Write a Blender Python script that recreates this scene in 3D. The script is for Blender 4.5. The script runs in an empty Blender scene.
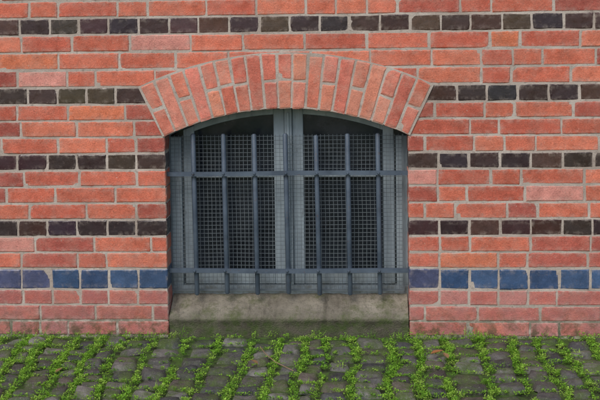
import bpy, math, random
import numpy as np
from mathutils import Vector, Matrix, noise

random.seed(11)
S=225.0
CAM=Vector((0.28,-5.0,1.5))
def X(px): return (px-300)/S
def Z(py): return (338-py)/S
def back(px,py,y):
    """real position at depth y (metres behind the wall face)"""
    k=(y-CAM.y)/(-CAM.y)
    return CAM.x+(X(px)-CAM.x)*k, CAM.z+(Z(py)-CAM.z)*k

sc=bpy.context.scene
col=sc.collection
# ------------------------------------------------------------------ helpers
def empty(name):
    e=bpy.data.objects.new(name,None); e.empty_display_size=.1; col.objects.link(e); return e
def mesh_obj(name,verts,faces,mats,parent=None,mi=None,cols=None,smooth=False):
    me=bpy.data.meshes.new(name)
    me.from_pydata([tuple(v) for v in verts],[],[tuple(f) for f in faces])
    for m in mats: me.materials.append(m)
    if mi is not None: me.polygons.foreach_set('material_index',np.array(mi,dtype=np.int32))
    if cols is not None:
        a=me.color_attributes.new('Col','FLOAT_COLOR','POINT')
        c=np.ones((len(verts),4),dtype=np.float32)
        k=len(cols[0]); c[:,:k]=np.array(cols,dtype=np.float32)
        a.data.foreach_set('color',c.ravel())
    if smooth: me.polygons.foreach_set('use_smooth',np.ones(len(me.polygons),dtype=bool))
    me.update()
    o=bpy.data.objects.new(name,me); col.objects.link(o)
    if parent: o.parent=parent
    return o
class B:
    def __init__(s): s.v=[];s.f=[];s.mi=[];s.c=[]
    def add(s,v,f,mi=0,c=(1,1,1),cl=None):
        n=len(s.v); s.v+=list(v); s.f+=[tuple(i+n for i in q) for q in f]
        s.mi+=[mi]*len(f); s.c+=(cl if cl else [c]*len(v))
    def box(s,x0,x1,y0,y1,z0,z1,mi=0,c=(1,1,1)):
        v=[(x0,y0,z0),(x1,y0,z0),(x1,y1,z0),(x0,y1,z0),(x0,y0,z1),(x1,y0,z1),(x1,y1,z1),(x0,y1,z1)]
        f=[(0,1,5,4),(1,2,6,5),(2,3,7,6),(3,0,4,7),(4,5,6,7),(3,2,1,0)]
        s.add(v,f,mi,c)
    def obj(s,name,mats,parent=None,cols=False,smooth=False):
        return mesh_obj(name,s.v,s.f,mats,parent,s.mi,s.c if cols else None,smooth)
def bevel(o,w,seg=2):
    m=o.modifiers.new('bev','BEVEL'); m.width=w; m.segments=seg; m.limit_method='ANGLE'; return o
def lin(r,g,b):
    f=lambda c:(c/255/12.92 if c/255<=.04045 else ((c/255+.055)/1.055)**2.4)
    return (f(r),f(g),f(b))

# ------------------------------------------------------------------ materials
class M:
    def __init__(s,name):
        s.m=bpy.data.materials.new(name); s.m.use_nodes=True
        s.t=s.m.node_tree; s.n=s.t.nodes; s.bs=s.n['Principled BSDF']
        s.tc=s.n.new('ShaderNodeTexCoord')
    def L(s,a,b): s.t.links.new(a,b)
    def noise(s,scale,detail=4,rough=.6,stretch=None):
        n=s.n.new('ShaderNodeTexNoise'); n.inputs['Scale'].default_value=scale
        n.inputs['Detail'].default_value=detail; n.inputs['Roughness'].default_value=rough
        if stretch:
            mp=s.n.new('ShaderNodeMapping'); mp.inputs['Scale'].default_value=stretch
            s.L(s.tc.outputs['Object'],mp.inputs[0]); s.L(mp.outputs[0],n.inputs['Vector'])
        else: s.L(s.tc.outputs['Object'],n.inputs['Vector'])
        return n.outputs['Fac']
    def ramp(s,x,a,b,lo=0,hi=1):
        r=s.n.new('ShaderNodeMapRange'); r.inputs[1].default_value=a; r.inputs[2].default_value=b
        r.inputs[3].default_value=lo; r.inputs[4].default_value=hi; s.L(x,r.inputs[0]); return r.outputs[0]
    def math(s,op,a,b):
        r=s.n.new('ShaderNodeMath'); r.operation=op
        for i,x in enumerate((a,b)):
            if isinstance(x,(int,float)): r.inputs[i].default_value=x
            else: s.L(x,r.inputs[i])
        return r.outputs[0]
    def mix(s,fac,a,b,mode='MIX'):
        r=s.n.new('ShaderNodeMix'); r.data_type='RGBA'; r.blend_type=mode
        for i,x in ((0,fac),(6,a),(7,b)):
            if isinstance(x,(int,float)): r.inputs[i].default_value=x
            elif isinstance(x,tuple): r.inputs[i].default_value=(*x[:3],1)
            else: s.L(x,r.inputs[i])
        return r.outputs[2]
    def attr(s):
        a=s.n.new('ShaderNodeAttribute'); a.attribute_name='Col'; s.alpha=a.outputs['Alpha']; return a.outputs['Color']
    def gray(s,x):
        c=s.n.new('ShaderNodeCombineColor'); [s.L(x,c.inputs[i]) for i in range(3)]; return c.outputs[0]
    def z(s):
        x=s.n.new('ShaderNodeSeparateXYZ'); s.L(s.tc.outputs['Object'],x.inputs[0]); return x.outputs[2]
    def bump(s,h,st=.3,dist=.004):
        b=s.n.new('ShaderNodeBump'); b.inputs['Strength'].default_value=st; b.inputs['Distance'].default_value=dist
        s.L(h,b.inputs['Height']); s.L(b.outputs[0],s.bs.inputs['Normal'])
    def base(s,c):
        if isinstance(c,tuple): s.bs.inputs['Base Color'].default_value=(*c,1)
        else: s.L(c,s.bs.inputs['Base Color'])
    def rough(s,r):
        if isinstance(r,(int,float)): s.bs.inputs['Roughness'].default_value=r
        else: s.L(r,s.bs.inputs['Roughness'])
MORT=lin(190,174,160)
def brick_mat(name,glaze=False,pale=.36):
    m=M(name); c=m.attr()
    mott=m.ramp(m.noise(15,5,.7),.3,.7,.74,1.26)
    c=m.mix(1.0,c,m.gray(mott),'MULTIPLY')
    c=m.mix(1.0,c,m.gray(m.ramp(m.noise(1.6,4,.6),.32,.68,.86,1.14)),'MULTIPLY')
    fine=m.noise(150,3,.75)
    c=m.mix(1.0,c,m.gray(m.ramp(fine,.3,.7,.8,1.18)),'MULTIPLY')
    if not glaze:
        edge=m.math('MULTIPLY',m.alpha,m.ramp(m.noise(33,4,.7),.42,.64,.0,.85))
        st=m.ramp(m.noise(7,6,.75),.46,.72,0,pale)
        c=m.mix(st,c,lin(208,158,138))
        dk=m.ramp(m.noise(36,5,.75),.57,.71,0,.5)
        c=m.mix(dk,c,lin(122,66,56))
        sp=m.ramp(m.noise(70,4,.7),.64,.7,0,.6)
        c=m.mix(sp,c,lin(204,180,164))
        low=m.math('MULTIPLY',m.ramp(m.z(),.42,.02,0,1),m.ramp(m.noise(9,5,.7),.35,.65,.15,.7))
        c=m.mix(low,c,lin(168,122,120))
        c=m.mix(edge,c,MORT)
        mo=m.math('MULTIPLY',m.ramp(m.z(),.13,.0,0,1),m.ramp(m.noise(22,5,.7),.45,.6,0,.85))
        c=m.mix(mo,c,(.06,.075,.03))
        m.rough(.9); m.bs.inputs['Specular IOR Level'].default_value=.2
        m.bump(m.math('ADD',m.noise(60,5,.7),fine),.7,.004)
    else:
        edge=m.math('MULTIPLY',m.alpha,m.ramp(m.noise(33,4,.7),.48,.66,.0,.7))
        sp=m.ramp(m.noise(45,5,.75),.6,.7,0,.35)
        c=m.mix(sp,c,lin(124,100,92))
        c=m.mix(edge,c,MORT)
        m.rough(m.ramp(m.noise(14,4,.6),.35,.65,.22,.5)); m.bs.inputs['Specular IOR Level'].default_value=.45
        m.bump(m.noise(30,4,.6),.4,.003)
    m.base(c); return m.m
mat_red=brick_mat('red_brick'); mat_gl=brick_mat('glazed_brick',True); mat_arch=brick_mat('arch_brick',False,.8)

m=M('lime_mortar')
c=m.mix(m.ramp(m.noise(6,5,.7),.35,.65),lin(166,151,138),lin(204,191,178))
c=m.mix(m.ramp(m.noise(48,4,.7),.52,.7,0,.65),c,lin(116,98,88))
c=m.mix(m.math('MULTIPLY',m.ramp(m.z(),.16,.0,0,1),m.ramp(m.noise(20,5,.7),.4,.55,0,.9)),c,(.06,.08,.03))
m.base(c); m.rough(.95); m.bump(m.noise(150,4,.7),.7,.004); mat_mortar=m.m

m=M('painted_wood')
c=m.mix(m.ramp(m.noise(5,4,.6,(3,3,.6)),.35,.68),lin(138,150,158),lin(172,184,190))
c=m.mix(m.ramp(m.noise(40,5,.7,(2,2,.5)),.58,.7,0,.6),c,lin(100,103,104))
c=m.mix(m.math('MULTIPLY',m.ramp(m.z(),.3,.17,0,1),m.ramp(m.noise(14,5,.7),.4,.65,0,.8)),c,lin(96,94,82))
m.base(c); m.rough(.6); m.bump(m.noise(60,3,.6,(3,3,.4)),.25,.002); mat_wood=m.m

m=M('bar_paint')
c=m.mix(m.ramp(m.noise(12,4,.6),.35,.65),lin(66,77,90),lin(86,98,111))
c=m.mix(m.ramp(m.noise(55,5,.7),.61,.69,0,.75),c,lin(98,70,54))
m.base(c); m.rough(.5); m.bump(m.noise(90,3,.6),.4,.002); mat_bar=m.m

m=M('galvanised_wire')
m.base(m.mix(m.noise(25,3,.6),lin(80,89,95),lin(114,122,126))); m.rough(.6); mat_wire=m.m

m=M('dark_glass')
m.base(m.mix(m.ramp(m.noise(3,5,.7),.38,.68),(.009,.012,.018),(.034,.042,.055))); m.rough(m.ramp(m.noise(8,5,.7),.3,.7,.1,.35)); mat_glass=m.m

m=M('sill_stone')
c=m.mix(m.ramp(m.noise(7,6,.7),.3,.7),lin(112,104,90),lin(160,151,134))
c=m.mix(m.ramp(m.noise(60,4,.7),.5,.75,0,.7),c,lin(72,66,54))
c=m.mix(m.ramp(m.noise(9,6,.8),.5,.64,0,.75),c,lin(88,92,54))
c=m.mix(m.ramp(m.noise(5,6,.75,(3.2,.8,.8)),.54,.68,0,.6),c,lin(66,60,50))
g=m.math('MULTIPLY',m.ramp(m.z(),.108,.06,0,1),m.ramp(m.noise(11,6,.75),.3,.6,.5,.95))  # darker sill front: moss, plus its shade put into the colour
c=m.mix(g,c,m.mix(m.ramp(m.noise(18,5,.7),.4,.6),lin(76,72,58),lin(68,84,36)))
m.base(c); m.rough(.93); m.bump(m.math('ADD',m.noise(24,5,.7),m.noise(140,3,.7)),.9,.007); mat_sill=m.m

m=M('cobble_stone')
c=m.attr()
c=m.mix(1.0,c,m.gray(m.ramp(m.noise(28,6,.7),.3,.7,.5,1.5)),'MULTIPLY')
c=m.mix(m.ramp(m.noise(8,6,.75),.46,.6,0,.85),c,m.mix(m.noise(40,4,.7),(.03,.045,.012),(.13,.2,.03)))
c=m.mix(m.ramp(m.noise(110,3,.7),.58,.7,0,.65),c,(.27,.255,.22))
m.base(c); m.rough(.8); m.bump(m.math('ADD',m.noise(35,6,.75),m.noise(160,3,.7)),.9,.007); mat_cob=m.m

m=M('mossy_soil')
c=m.mix(m.ramp(m.noise(14,6,.7),.36,.55),(.035,.028,.02),(.10,.18,.028))
c=m.mix(m.ramp(m.noise(80,4,.7),.5,.7,0,.6),c,(.07,.08,.04))
m.base(c); m.rough(1); m.bump(m.noise(70,6,.8),1,.01); mat_soil=m.m

def leaf_mat(name,tr=.4):
    m=M(name); c=m.attr(); m.base(c); m.rough(.6); m.bs.inputs['Specular IOR Level'].default_value=.3
    t=m.n.new('ShaderNodeBsdfTranslucent'); m.L(c,t.inputs[0])
    mx=m.n.new('ShaderNodeMixShader'); mx.inputs[0].default_value=tr
    m.L(m.bs.outputs[0],mx.inputs[1]); m.L(t.outputs[0],mx.inputs[2])
    m.L(mx.outputs[0],m.n['Material Output'].inputs['Surface']); return m.m
mat_leaf=leaf_mat('weed_leaf')

# ------------------------------------------------------------------ brick wall
wall=empty('brick_wall')
OL,OR=165,408; CX=286.5; CY=395.0; RI=287.0; RO=342.0
bk=B()
def brick(x0,x1,z0,z1,c,mi,depth=.12,y=0.0,xform=None,rag=1.0):
    w=x1-x0;h=z1-z0
    nx=max(5,int(w/.018))
    seed=random.uniform(0,1000)
    us=[0,min(.25,.004/w)]+list(np.linspace(.1,.9,nx-2))+[1-min(.25,.004/w),1]
    vs=[0,.06,.35,.65,.94,1]
    tilt=random.uniform(-.0016,.0016); tz=random.uniform(-.001,.001); yo=random.uniform(-.0005,.0022)
    chips=[((random.choice([0,1]),random.choice([0,1])),random.uniform(.007,.018)) for _ in range(random.choice([0,0,0,1,1,2]))]
    V=[];F=[];C=[]
    for v in vs:
        for u in us:
            xx=x0+u*w; zz=z0+v*h
            e=min(u*w,(1-u)*w,v*h,(1-v)*h)
            n=noise.noise(Vector((xx*40,zz*40,seed)))
            n2=noise.noise(Vector((xx*90,zz*90,seed+9)))
            yy=y+yo+tilt*(u-.5)*2+tz*(v-.5)*2+n*.0008
            if e<1e-6: yy+=.0035
            dx=n2*.003*rag if u in(0,1) else 0
            dz=noise.noise(Vector((xx*60,v*7,seed+3)))*.0032*rag if v in (0,1) else 0
            al=1.0 if e<1e-6 else (.45 if e<.0055 else 0)
            for ch,cr in chips:
                d=math.hypot((u-ch[0])*w,(v-ch[1])*h)
                if d<cr:
                    yy+=.005*(1-d/cr); al=max(al,.8*(1-d/cr))
                    if u in (0,1): dx+=(.5-u)*.005*(1-d/cr)
                    if v in (0,1): dz+=(.5-v)*.004*(1-d/cr)
            V.append((xx+dx,yy,zz+dz)); C.append((*c,al))
    a=len(us);b=len(vs)
    for j in range(b-1):
        for i in range(a-1):
            F.append((j*a+i,j*a+i+1,(j+1)*a+i+1,(j+1)*a+i))
    loop=[i for i in range(a)]+[j*a+a-1 for j in range(1,b)]+[(b-1)*a+i for i in range(a-2,-1,-1)]+[j*a for j in range(b-2,0,-1)]
    n0=len(V)
    for i in loop: V.append((V[i][0],y+depth,V[i][2])); C.append((*c,0))
    L=len(loop)
    for k in range(L):
        k2=(k+1)%L
        F.append((loop[k2],loop[k],n0+k,n0+k2))
    F.append(tuple(n0+k for k in range(L)))
    if xform: V=[xform(*p) for p in V]
    bk.add(V,F,mi,cl=C)

reds=[(202,108,85)]*5+[(208,114,89)]*5+[(193,100,80)]*4+[(214,122,95)]*3+[(180,94,79)]*3+[(218,124,90)]*1+[(168,88,76)]+[(212,142,128)]
def red(zc):
    c=random.choice(reds); k=random.uniform(.92,1.08)
    if zc<.22: c=tuple(a*.5+b*.5 for a,b in zip(c,(178,106,100)))
    return tuple(x*k for x in lin(*c))
def dark():
    return tuple(x*random.uniform(.85,1.2) for x in lin(*random.choice([(62,44,43),(66,46,44),(56,42,43),(70,48,45),(55,43,46),(62,44,44),(78,56,50)])))
def blue():
    k=random.uniform(.9,1.12)
    return tuple(x*k for x in lin(*random.choice([(62,84,116),(57,78,110),(66,87,118),(62,82,112),(57,76,107),(76,80,108)])))

edges=[(323,338.5,'r'),(307,323,'r'),(291,307,'r'),(269.3,291,'blue')]
def span(t,b,n,kind):
    h=(b-t)/n; return [(b-(i+1)*h,b-i*h,kind) for i in range(n)]
edges+=span(236.5,269.3,2,'r')
edges+=[(219.6,236.5,'d')]
edges+=span(169.4,219.6,3,'r')+[(152.6,169.4,'d')]
edges+=span(102.5,152.6,3,'r')+[(85.3,102.5,'d')]
edges+=span(32.6,85.3,3,'r')+[(15.4,32.6,'d')]
t=15.4; k=0
while t>-430:
    k+=1; edges.append((t-17,t,'d' if k%4==0 else 'r')); t-=17
JT=.0076
XMIN,XMAX=-4.2,4.2
H=30/S
def skew_left(py): return 137+(py-87)/(137-87)*(OL-137)
def lay(xa,xb,z0,z1,kind,idx,fromleft):
    zc=(z0+z1)/2
    L=xb-xa; pos=0.0; out=[]; first=True
    while pos<L:
        if kind in('d','blue'): w=H*random.uniform(.97,1.03)
        else:
            if first and idx%2: w=H*random.choice([.55,1.0])
            elif idx%4==2: w=H*(2 if random.random()<.2 else 1)
            else: w=H*random.choice([2,2,2,1.7,1,1])
            w*=random.uniform(.95,1.04)
        first=False
        if pos+w>L-H*.4: w=L-pos
        out.append((pos,w)); pos+=w
    for p,w in out:
        a,b=(xa+p,xa+p+w) if fromleft else (xb-p-w,xb-p)
        j=JT/2*random.uniform(.75,1.35)
        aa=a+(0 if abs(a-xa)<1e-6 and fromleft else j); bb=b-(0 if abs(b-xb)<1e-6 and not fromleft else j)
        if bb-aa<.02: continue
        mi=0
        if kind=='d': c=dark(); mi=1
        elif kind=='blue': c=blue(); mi=1
        else: c=red(zc)
        jz=JT/2*random.uniform(.85,1.2); wz=random.uniform(-.0011,.0011)+noise.noise(Vector((a*1.5,z0*4,0)))*.002
        brick(aa,bb,z0+jz+wz,z1-jz+wz,c,mi)
for idx,(pt,pb,kind) in enumerate(edges):
    z0,z1=Z(pb),Z(pt)
    if pt>=137: xl,xr=OL,OR
    elif pb>86:
        xl=skew_left(min(pb,137)); xr=2*CX-xl
    elif pb>70:
        d=math.sqrt(max(0,RO**2-(CY-pb)**2))-22
        xl,xr=CX-d+70,CX+d-70
    else: xl=None
    if xl is None: lay(XMIN,XMAX,z0,z1,kind,idx,True)
    else:
        lay(XMIN,X(xl),z0,z1,kind,idx,False)
        lay(X(xr),XMAX,z0,z1,kind,idx,True)
ZTOP=Z(edges[-1][0])
bk.obj('bricks',[mat_red,mat_gl],wall,cols=True)

# arch voussoirs
bk=B()
ccx,ccz=X(CX),Z(CY); ri,ro=RI/S,RO/S
AM=math.radians(25.25); N=19
rm=(ri+ro)/2
def rad(x,y,z):
    a=x/rm
    return (ccx+z*math.sin(a), y, ccz+z*math.cos(a))
arc=[(210,124,102),(216,132,108),(202,114,94),(216,138,114),(208,130,112),(198,110,92)]
for i in range(N):
    a0=-AM+2*AM*i/N; a1=-AM+2*AM*(i+1)/N
    x0,x1=a0*rm+JT*.5,a1*rm-JT*.5
    segs=[(0,1)] if i%2 else [(0,.5),(.5,1)]
    if i%2 and random.random()<.25: segs=[(0,.52),(.52,1)]
    for s0,s1 in segs:
        c=tuple(v*random.uniform(.95,1.06) for v in lin(*random.choice(arc)))
        z0=ri+(ro-ri)*s0+(JT/2 if s0>0 else 0); z1=ri+(ro-ri)*s1-(JT/2 if s1<1 else 0)
        brick(x0,x1,z0,z1,c,0,y=-.008,depth=.13,xform=rad,rag=.8)
bk.obj('arch_voussoirs',[mat_arch,mat_gl],wall,cols=True)
ab=B(); n=48; V=[];F=[]
for i in range(n+1):
    a=-AM-.004+(2*AM+.008)*i/n
    for r in (ri+.002,ro+.005):
        for y in (-.0045,.24):
            V.append((ccx+r*math.sin(a),y,ccz+r*math.cos(a)))
for i in range(n):
    o=i*4;p=o+4
    F+=[(o,p,p+2,o+2),(o+1,o+3,p+3,p+1),(o,o+1,p+1,p),(o+2,p+2,p+3,o+3)]
F+=[(0,2,3,1),(n*4,n*4+1,n*4+3,n*4+2)]
ab.add(V,F); ab.obj('arch_mortar',[mat_mortar],wall)
mb=B(); y0,y1=.0035,.42; e=.003
def column(xa,xb,za,zb,zt,side=False):
    mb.add([(xa,y0,za),(xb,y0,zb),(xb,y0,zt),(xa,y0,zt),(xa,y1,za),(xb,y1,zb),(xb,y1,zt),(xa,y1,zt)],
           [(0,1,2,3),(5,4,7,6),(4,5,1,0),(3,2,6,7)]+([(4,0,3,7),(1,5,6,2)] if side else []))
column(XMIN-.01,X(OL)-e,-.3,-.3,ZTOP,True)
column(X(OR)+e,XMAX+.01,-.3,-.3,ZTOP,True)
xs=[X(OL)-e]+list(np.linspace(X(OL),X(OR),40)[1:-1])+[X(OR)+e]
def zin(x):
    d=x-ccx; return max(Z(137),ccz+math.sqrt((ri+.01)**2-d*d))
for a_,b_ in zip(xs,xs[1:]): column(a_,b_,zin(a_),zin(b_),ZTOP)
mb.box(X(OL)-e,X(OR)+e,y0+.05,y1-.01,-.3,.02)
mb.obj('mortar',[mat_mortar],wall)
cp=B(); cp.box(XMIN-.05,XMAX+.05,-.05,.48,ZTOP+.002,ZTOP+.09); bevel(cp.obj('coping',[mat_sill],wall),.01)

# ------------------------------------------------------------------ window
win=empty('basement_window')
YF=.14
P=back
fr=B()
def head(px,inset):
    d=X(px)-ccx; r=ri-inset
    return ccz+math.sqrt(max(0,r*r-d*d))
def strip(pxs,zlow,zhigh,ya,yb,b):
    V=[];F=[]
    for px in pxs:
        x=X(px)
        for z in (zlow(px),zhigh(px)):
            for y in (ya,yb): V.append((x,y,z))
    for i in range(len(pxs)-1):
        o=i*4;p=o+4
        F+=[(o,p,p+2,o+2),(o+1,o+3,p+3,p+1),(o,o+1,p+1,p),(o+2,p+2,p+3,o+3)]
    q=(len(pxs)-1)*4; F+=[(0,2,3,1),(q,q+1,q+3,q+2)]
    b.add(V,F)
pxs=list(np.linspace(OL-3,OR+3,30))
IN=.010
strip(pxs,lambda p:head(p,IN),lambda p:head(p,-.04),YF,YF+.06,fr)
zb=.15
fr.box(X(OL)-.02,X(OL)+.05,YF+.002,YF+.06,zb,Z(150)+.045)
fr.box(X(OR)-.05,X(OR)+.02,YF+.002,YF+.06,zb,Z(150)+.045)
fr.box(X(OL)-.02,X(OR)+.02,YF-.004,YF+.06,zb-.02,zb+.045)
def casement(pl,pr):
    a,b=X(pl),X(pr); w=.05; y=YF+.012
    z0=zb+.047
    def top(x):
        d=x-ccx; return ccz+math.sqrt((ri-IN-.004)**2-d*d)
    for (u,v) in ((a,a+w),(b-w,b)):
        strip([u*S+300,(u+v)/2*S+300,v*S+300],lambda p:z0,lambda p:top(X(p)),y,y+.045,fr)
    fr.box(a+w,b-w,y+.001,y+.044,z0,z0+.055)
    zm=.69
    fr.box(a+w,b-w,y+.004,y+.04,zm,zm+.024)
    q=[p for p in np.linspace(pl+11,pr-11,16)]
    strip(q,lambda p:top(X(p))-.026,lambda p:top(X(p))+.004,y+.002,y+.043,fr)
casement(178,283.0); casement(291,395)
cx0=X(287)
fr.box(cx0-.017,cx0+.017,YF-.006,YF+.05,zb+.046,head(287,IN+.001))
fr.box(cx0-.006,cx0+.006,YF-.016,YF-.0065,zb+.06,head(287,IN+.02))
bevel(fr.obj('frame',[mat_wood],win),.004)
gl=B(); gl.box(X(OL)-.01,X(OR)+.01,YF+.035,YF+.041,zb,head(287,-.02))
gl.obj('panes',[mat_glass],win)
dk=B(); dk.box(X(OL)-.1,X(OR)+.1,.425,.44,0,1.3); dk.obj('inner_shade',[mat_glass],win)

wm=B(); YM=.115
xa,zt_=P(170,134,YM); xb,zb_=P(402,291,YM)
sp=.0185; r=.00095
def zhead(x):
    d=x-ccx; return ccz+math.sqrt((ri-.004)**2-d*d)
def wav(x,z): return noise.noise(Vector((x*5,z*5,0)))*.006, noise.noise(Vector((x*5,z*5,7)))*.003
def wire(vertical,c0,a,b):
    n=14; V=[];F=[]
    for i in range(n+1):
        t=a+(b-a)*i/n
        x,z=(c0,t) if vertical else (t,c0)
        dy,dd=wav(x,z); x+=dd; z+=dd*.6; y=YM+dy+(-r*1.1 if vertical else r*1.1)
        V+=([(x-r,y-r,z),(x+r,y-r,z),(x+r,y+r,z),(x-r,y+r,z)] if vertical else [(x,y-r,z-r),(x,y+r,z-r),(x,y+r,z+r),(x,y-r,z+r)])
    for i in range(n):
        o=i*4
        for k in range(4): F.append((o+k,o+(k+1)%4,o+4+(k+1)%4,o+4+k))
    wm.add(V,F)
x=xa+.003
while x<xb:
    wire(True,x,zb_,min(zt_,zhead(x))); x+=sp
z=zb_+.003
while z<zt_+.001:
    wire(False,z,xa,xb); z+=sp
wm.box(xa-.004,xb+.004,YM-.004,YM+.004,zb_-.004,zb_+.004)
wm.box(xa-.007,xa+.001,YM-.0045,YM+.0045,zb_,zt_); wm.box(xb-.001,xb+.007,YM-.0045,YM+.0045,zb_,zt_)
wm.obj('wire_mesh',[mat_wire],win)

# ------------------------------------------------------------------ bars
bars=B(); YB=.06
def tube(p0,p1,r,n=12,mi=0,cap=.006):
    p0=Vector(p0);p1=Vector(p1); d=(p1-p0).normalized()
    u=d.orthogonal().normalized(); w=d.cross(u)
    rings=[(p0,r*.55),(p0+d*cap,r),(p1-d*cap,r),(p1,r*.55)]
    V=[];F=[]
    for c_,rr in rings:
        for k in range(n):
            a=2*math.pi*k/n; V.append(tuple(c_+u*math.cos(a)*rr+w*math.sin(a)*rr))
    for j in range(3):
        for k in range(n):
            F.append((j*n+k,j*n+(k+1)%n,(j+1)*n+(k+1)%n,(j+1)*n+k))
    F.append(tuple(range(n-1,-1,-1))); F.append(tuple(3*n+k for k in range(n)))
    bars.add(V,F,mi)
BX=(193.5,224,255,286.5,317.5,348,378.5)
for px in BX:
    tp=134+random.uniform(-1.6,1.6); bt=295.5+random.uniform(-1.2,1.2)
    x0,z0=back(px+random.uniform(-.7,.7)+.8,bt,YB); x1,z1=back(px-.6+random.uniform(-.6,.6),tp,YB)
    tube((x0,YB,z0),(x1,YB,z1),.0112)
for py in (173,271.5):
    x0,z0=back(163,py+1.2,YB-.018); x1,z1=back(411,py-1,YB-.018)
    z0=z1=(z0+z1)/2
    n=12; V=[];F=[]
    for i in range(n+1):
        t=i/n; x=x0-.03+(x1+.06-x0)*t; zz=z0+.0018*math.sin(t*7+py)
        for dy,dz in ((-.006,-.0095),(.0075,-.0095),(.0075,.0095),(-.006,.0095)):
            V.append((x,YB-.0175+dy,zz+dz))
    for i in range(n):
        o=i*4;p=o+4
        for k in range(4):
            k2=(k+1)%4; F.append((o+k,p+k,p+k2,o+k2))
    F+=[(3,2,1,0),(n*4,n*4+1,n*4+2,n*4+3)]
    bars.add(V,F)
    for px in BX:
        x,_=back(px,py,YB); tube((x,YB-.031,z0),(x,YB-.022,z0),.006,8,cap=.003)
ob=bars.obj('window_bars',[mat_bar],smooth=True)
ob.data.set_sharp_from_angle(angle=math.radians(40))

# ------------------------------------------------------------------ sill
nx=90
V=[];F=[]
prof=[(.008,-.05),(.006,.03),(.003,.055),(-.003,.066),(-.005,.076),(-.001,.085),(.01,.092),(.03,.101),(.05,.11),(.075,.124),(.1,.138),(.15,.165),(.2,.17),(.2,-.05)]
for i in range(nx+1):
    x=X(OL+.8)+(X(OR-.8)-X(OL+.8))*i/nx
    for j,(y,z) in enumerate(prof):
        n=noise.noise(Vector((x*9,y*9,z*9)))*.005+noise.noise(Vector((x*35,y*30,z*30+4)))*.004
        edge=.011*max(0,noise.noise(Vector((x*14,3,1)))) if j in(3,4,5,6) else 0
        V.append((x,y+(abs(n)*.7 if j<4 else 0)+edge,z+(n if 3<j<12 else 0)-edge*.7))
k=len(prof)
for i in range(nx):
    for j in range(k-1):
        F.append((i*k+j,(i+1)*k+j,(i+1)*k+j+1,i*k+j+1))
F+=[tuple(range(k-1,-1,-1)),tuple(nx*k+j for j in range(k))]
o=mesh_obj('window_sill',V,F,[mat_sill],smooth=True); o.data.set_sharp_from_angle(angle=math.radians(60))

# ------------------------------------------------------------------ ground
g=B(); g.add([(-60,-60,-.01),(60,-60,-.01),(60,60,-.01),(-60,60,-.01)],[(0,1,2,3)])
g.obj('ground',[mat_soil])
V=[];F=[];C=[];cells=[]
x=-3.6
stonec=[(.085,.08,.074),(.11,.104,.094),(.06,.06,.06),(.14,.13,.115),(.11,.09,.072),(.20,.19,.17),(.08,.072,.062),(.16,.145,.13)]
def warp(px,py):
    return (px+noise.noise(Vector((px*1.7,py*2.1,9)))*.045+noise.noise(Vector((px*6,py*6,2)))*.018,
            py+noise.noise(Vector((px*2.4,py*1.9,30)))*.035)
while x<3.6:
    w=random.uniform(.095,.145)
    y=-.03-random.uniform(0,.06)
    while y>-5.8:
        d=random.uniform(.075,.14)
        n=7; sd=random.uniform(0,500); c=random.choice(stonec); kk=random.uniform(.7,1.3)
        hh=random.uniform(.002,.018); tx=random.uniform(-.008,.008); ty=random.uniform(-.008,.008)
        gx=random.uniform(.008,.015); gy=random.uniform(.008,.014)
        sk=random.uniform(-.01,.01)
        x0,x1=x+gx+sk,x+w-gx+sk; y1,y0=y-gy,y-d+gy
        b0=len(V)
        for j in range(n):
            for i in range(n):
                u=-1+2*i/(n-1); v=-1+2*j/(n-1)
                uu=math.copysign(abs(u)**.75,u); vv=math.copysign(abs(v)**.75,v)
                rr=1-.15*(uu*uu*vv*vv)
                px_=(x0+x1)/2+uu*rr*(x1-x0)/2; py_=(y0+y1)/2+vv*rr*(y1-y0)/2
                nn=noise.noise(Vector((px_*22,py_*22,sd)))
                px_+=noise.noise(Vector((px_*12,py_*12,sd+5)))*.010
                py_+=noise.noise(Vector((px_*12,py_*12,sd+8)))*.009
                px_,py_=warp(px_,py_)
                py_=min(py_,-.004)
                e=max(abs(u),abs(v))
                zz=hh+tx*u+ty*v+nn*.007-.03*max(0,(e-.5)/.5)**2.1
                V.append((px_,py_,zz)); C.append(tuple(q*kk for q in c))
        for j in range(n-1):
            for i in range(n-1):
                a=b0+j*n+i; F.append((a,a+1,a+n+1,a+n))
        cells.append((x,y,w,d)); y-=d
    x+=w
mesh_obj('cobblestone_pavement',V,F,[mat_cob],cols=C,smooth=True)

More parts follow.
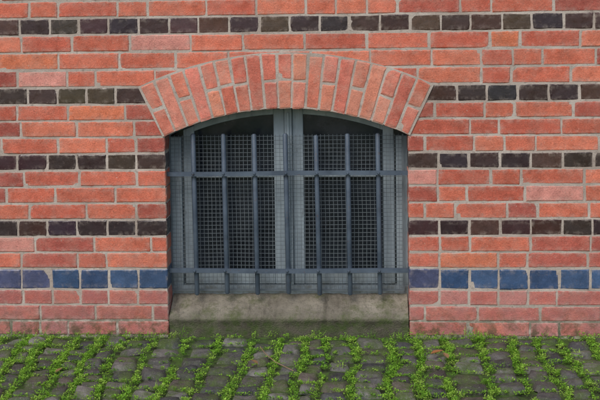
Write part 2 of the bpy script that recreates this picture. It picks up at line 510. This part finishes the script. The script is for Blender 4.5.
# ------------------------------------------------------------------ weeds in the joints
LV=[];LF=[];LC=[]
greens=[(.28,.54,.05),(.36,.62,.07),(.22,.46,.04),(.43,.66,.10),(.17,.37,.035),(.31,.58,.055)]
def leaf(p,az,tilt,l,w,c):
    dx,dy=math.cos(az),math.sin(az); ct,st=math.cos(tilt),math.sin(tilt)
    sx,sy=-dy,dx; b=len(LV)
    px,py,pz=p
    LV.extend([(px,py,pz),(px+dx*ct*l*.5+sx*w,py+dy*ct*l*.5+sy*w,pz+st*l*.5+w*.25),
               (px+dx*ct*l,py+dy*ct*l,pz+st*l*.85),(px+dx*ct*l*.5-sx*w,py+dy*ct*l*.5-sy*w,pz+st*l*.5+w*.25)])
    LF.append((b,b+1,b+2,b+3)); LC.extend([c]*4)
def clump(x,y,r,h,n):
    base=random.choice(greens)
    for _ in range(n):
        a=random.uniform(0,6.283); q=math.sqrt(random.random())*r*random.choice([1,1,1,1.5])
        lx,ly=x+q*math.cos(a),min(y+q*math.sin(a),-.008)
        z=random.random()**.8*h*max(.2,1-.6*q/r)+.002
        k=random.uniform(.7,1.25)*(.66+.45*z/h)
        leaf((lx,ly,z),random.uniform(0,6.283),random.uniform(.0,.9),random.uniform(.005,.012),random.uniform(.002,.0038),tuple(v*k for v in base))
    for _ in range(max(1,n//7)):
        a=random.uniform(0,6.283); k=random.uniform(.7,1.2)
        leaf((x+random.uniform(-r,r)*.6,min(y,-.015),0),a,random.uniform(.6,1.45),h*random.uniform(.8,1.7),.0011,tuple(v*k for v in base))
def dens(x,y): return .58+1.0*noise.noise(Vector((x*2.3,y*2.6,4.2)))+.7*noise.noise(Vector((x*7,y*7,1.2)))
for (x,y,w,d) in cells:
    near = abs(x)<1.9 and y>-1.6
    D=dens(x,y)
    nseg=7 if near else 2
    for k in range(nseg):
        if random.random()< (.45+.6*D):
            q=warp(x+random.gauss(0,.009),y-d*(k+random.random())/nseg)
            clump(*q,random.uniform(.008,.025),random.uniform(.008,.027)*(.6+.7*max(0,D)),(28 if near else 9))
    nseg=6 if near else 1
    for k in range(nseg):
        if random.random()< (.2+.7*D):
            q=warp(x+w*(k+random.random())/nseg,y+random.gauss(0,.006))
            clump(*q,random.uniform(.008,.019),random.uniform(.006,.018),(20 if near else 8))
    if near and random.random()<.06+.25*D:
        q=warp(x+w*random.random(),y-d*random.random()); clump(*q,.03,.03,34)
x=-3.5
while x<3.5:
    D=dens(x,-.05)+ (.5 if X(90)<x<X(210) else 0)+(.2 if X(300)<x<X(420) else 0)
    if random.random()<.35+.5*D:
        clump(x,-.03-random.random()*.03,random.uniform(.014,.032),random.uniform(.016,.042)*(.6+.6*max(0,D)),28)
    x+=random.uniform(.015,.04)
mesh_obj('weeds',LV,LF,[mat_leaf],cols=LC)

def dead_leaf(px,gy,size,c,az):
    V=[]
    out=[(0,0),(.3,.22),(.62,.2),(1,0),(.62,-.2),(.3,-.22)]
    ca,sa=math.cos(az),math.sin(az)
    for u,v in out: V.append((px+(u*ca-v*sa)*size,gy+(u*sa+v*ca)*size,.035+abs(v)*.4*size+.01*u))
    for u in (.3,.62): V.append((px+u*ca*size,gy+u*sa*size,.033+.01*u))
    F=[(0,6,1),(1,6,7,2),(2,7,3),(0,5,6),(5,4,7,6),(4,3,7)]
    return mesh_obj('fallen_leaf',V,F,[mat_leaf],cols=[c]*len(V))
dead_leaf(.55,-.36,.06,(.45,.19,.07),.3)
dead_leaf(.62,-.42,.05,(.40,.24,.12),1.9)
dead_leaf(-.15,-.5,.04,(.3,.17,.08),2.5)
dead_leaf(-.95,-.62,.04,(.34,.22,.1),.9)
bars=B()
pts=[(-.16,-.3,.045),(-.13,-.42,.055),(-.08,-.52,.05),(-.0,-.6,.04)]
for a,b in zip(pts,pts[1:]): tube(a,b,.0018,6,cap=.001)
m=M('dead_twig'); m.base(m.mix(m.noise(60),(.22,.13,.08),(.32,.22,.13))); m.rough(.9)
bars.obj('twig',[m.m])

# ------------------------------------------------------------------ light
w=bpy.data.worlds.new('World'); sc.world=w; w.use_nodes=True
nt=w.node_tree; bg=nt.nodes['Background']
sky=nt.nodes.new('ShaderNodeTexSky'); sky.sky_type='NISHITA'; sky.sun_disc=False
el,az=math.radians(48),math.radians(200)
sky.sun_elevation=el; sky.sun_rotation=az; sky.air_density=1.0; sky.dust_density=2.0
nt.links.new(sky.outputs[0],bg.inputs[0]); bg.inputs[1].default_value=.15
sd=bpy.data.lights.new('sun','SUN'); sd.energy=1.5; sd.angle=math.radians(30); sd.color=(1,.985,.96)
so=bpy.data.objects.new('sun',sd); col.objects.link(so)
dv=Vector((math.sin(az)*math.cos(el),math.cos(az)*math.cos(el),math.sin(el)))
so.rotation_euler=dv.to_track_quat('Z','Y').to_euler(); so.location=dv*10

# ------------------------------------------------------------------ camera
cd=bpy.data.cameras.new('camera'); co=bpy.data.objects.new('camera',cd); col.objects.link(co)
R=Matrix.Rotation(math.radians(3.2),4,'Z')@Matrix.Rotation(math.radians(90-3.0),4,'X')@Matrix.Rotation(math.radians(-.76),4,'Z')
co.matrix_world=Matrix.Translation(CAM)@R
pl=co.matrix_world.inverted()@Vector((0,0,Z(200)))
cd.sensor_width=36; cd.lens=36*(-pl.z)/(600/S)
cd.shift_x=cd.lens/36*pl.x/(-pl.z); cd.shift_y=cd.lens/36*pl.y/(-pl.z)
cd.clip_start=.05; cd.clip_end=300
sc.camera=co
sc.view_settings.view_transform='Standard'; sc.view_settings.look='None'; sc.view_settings.exposure=0
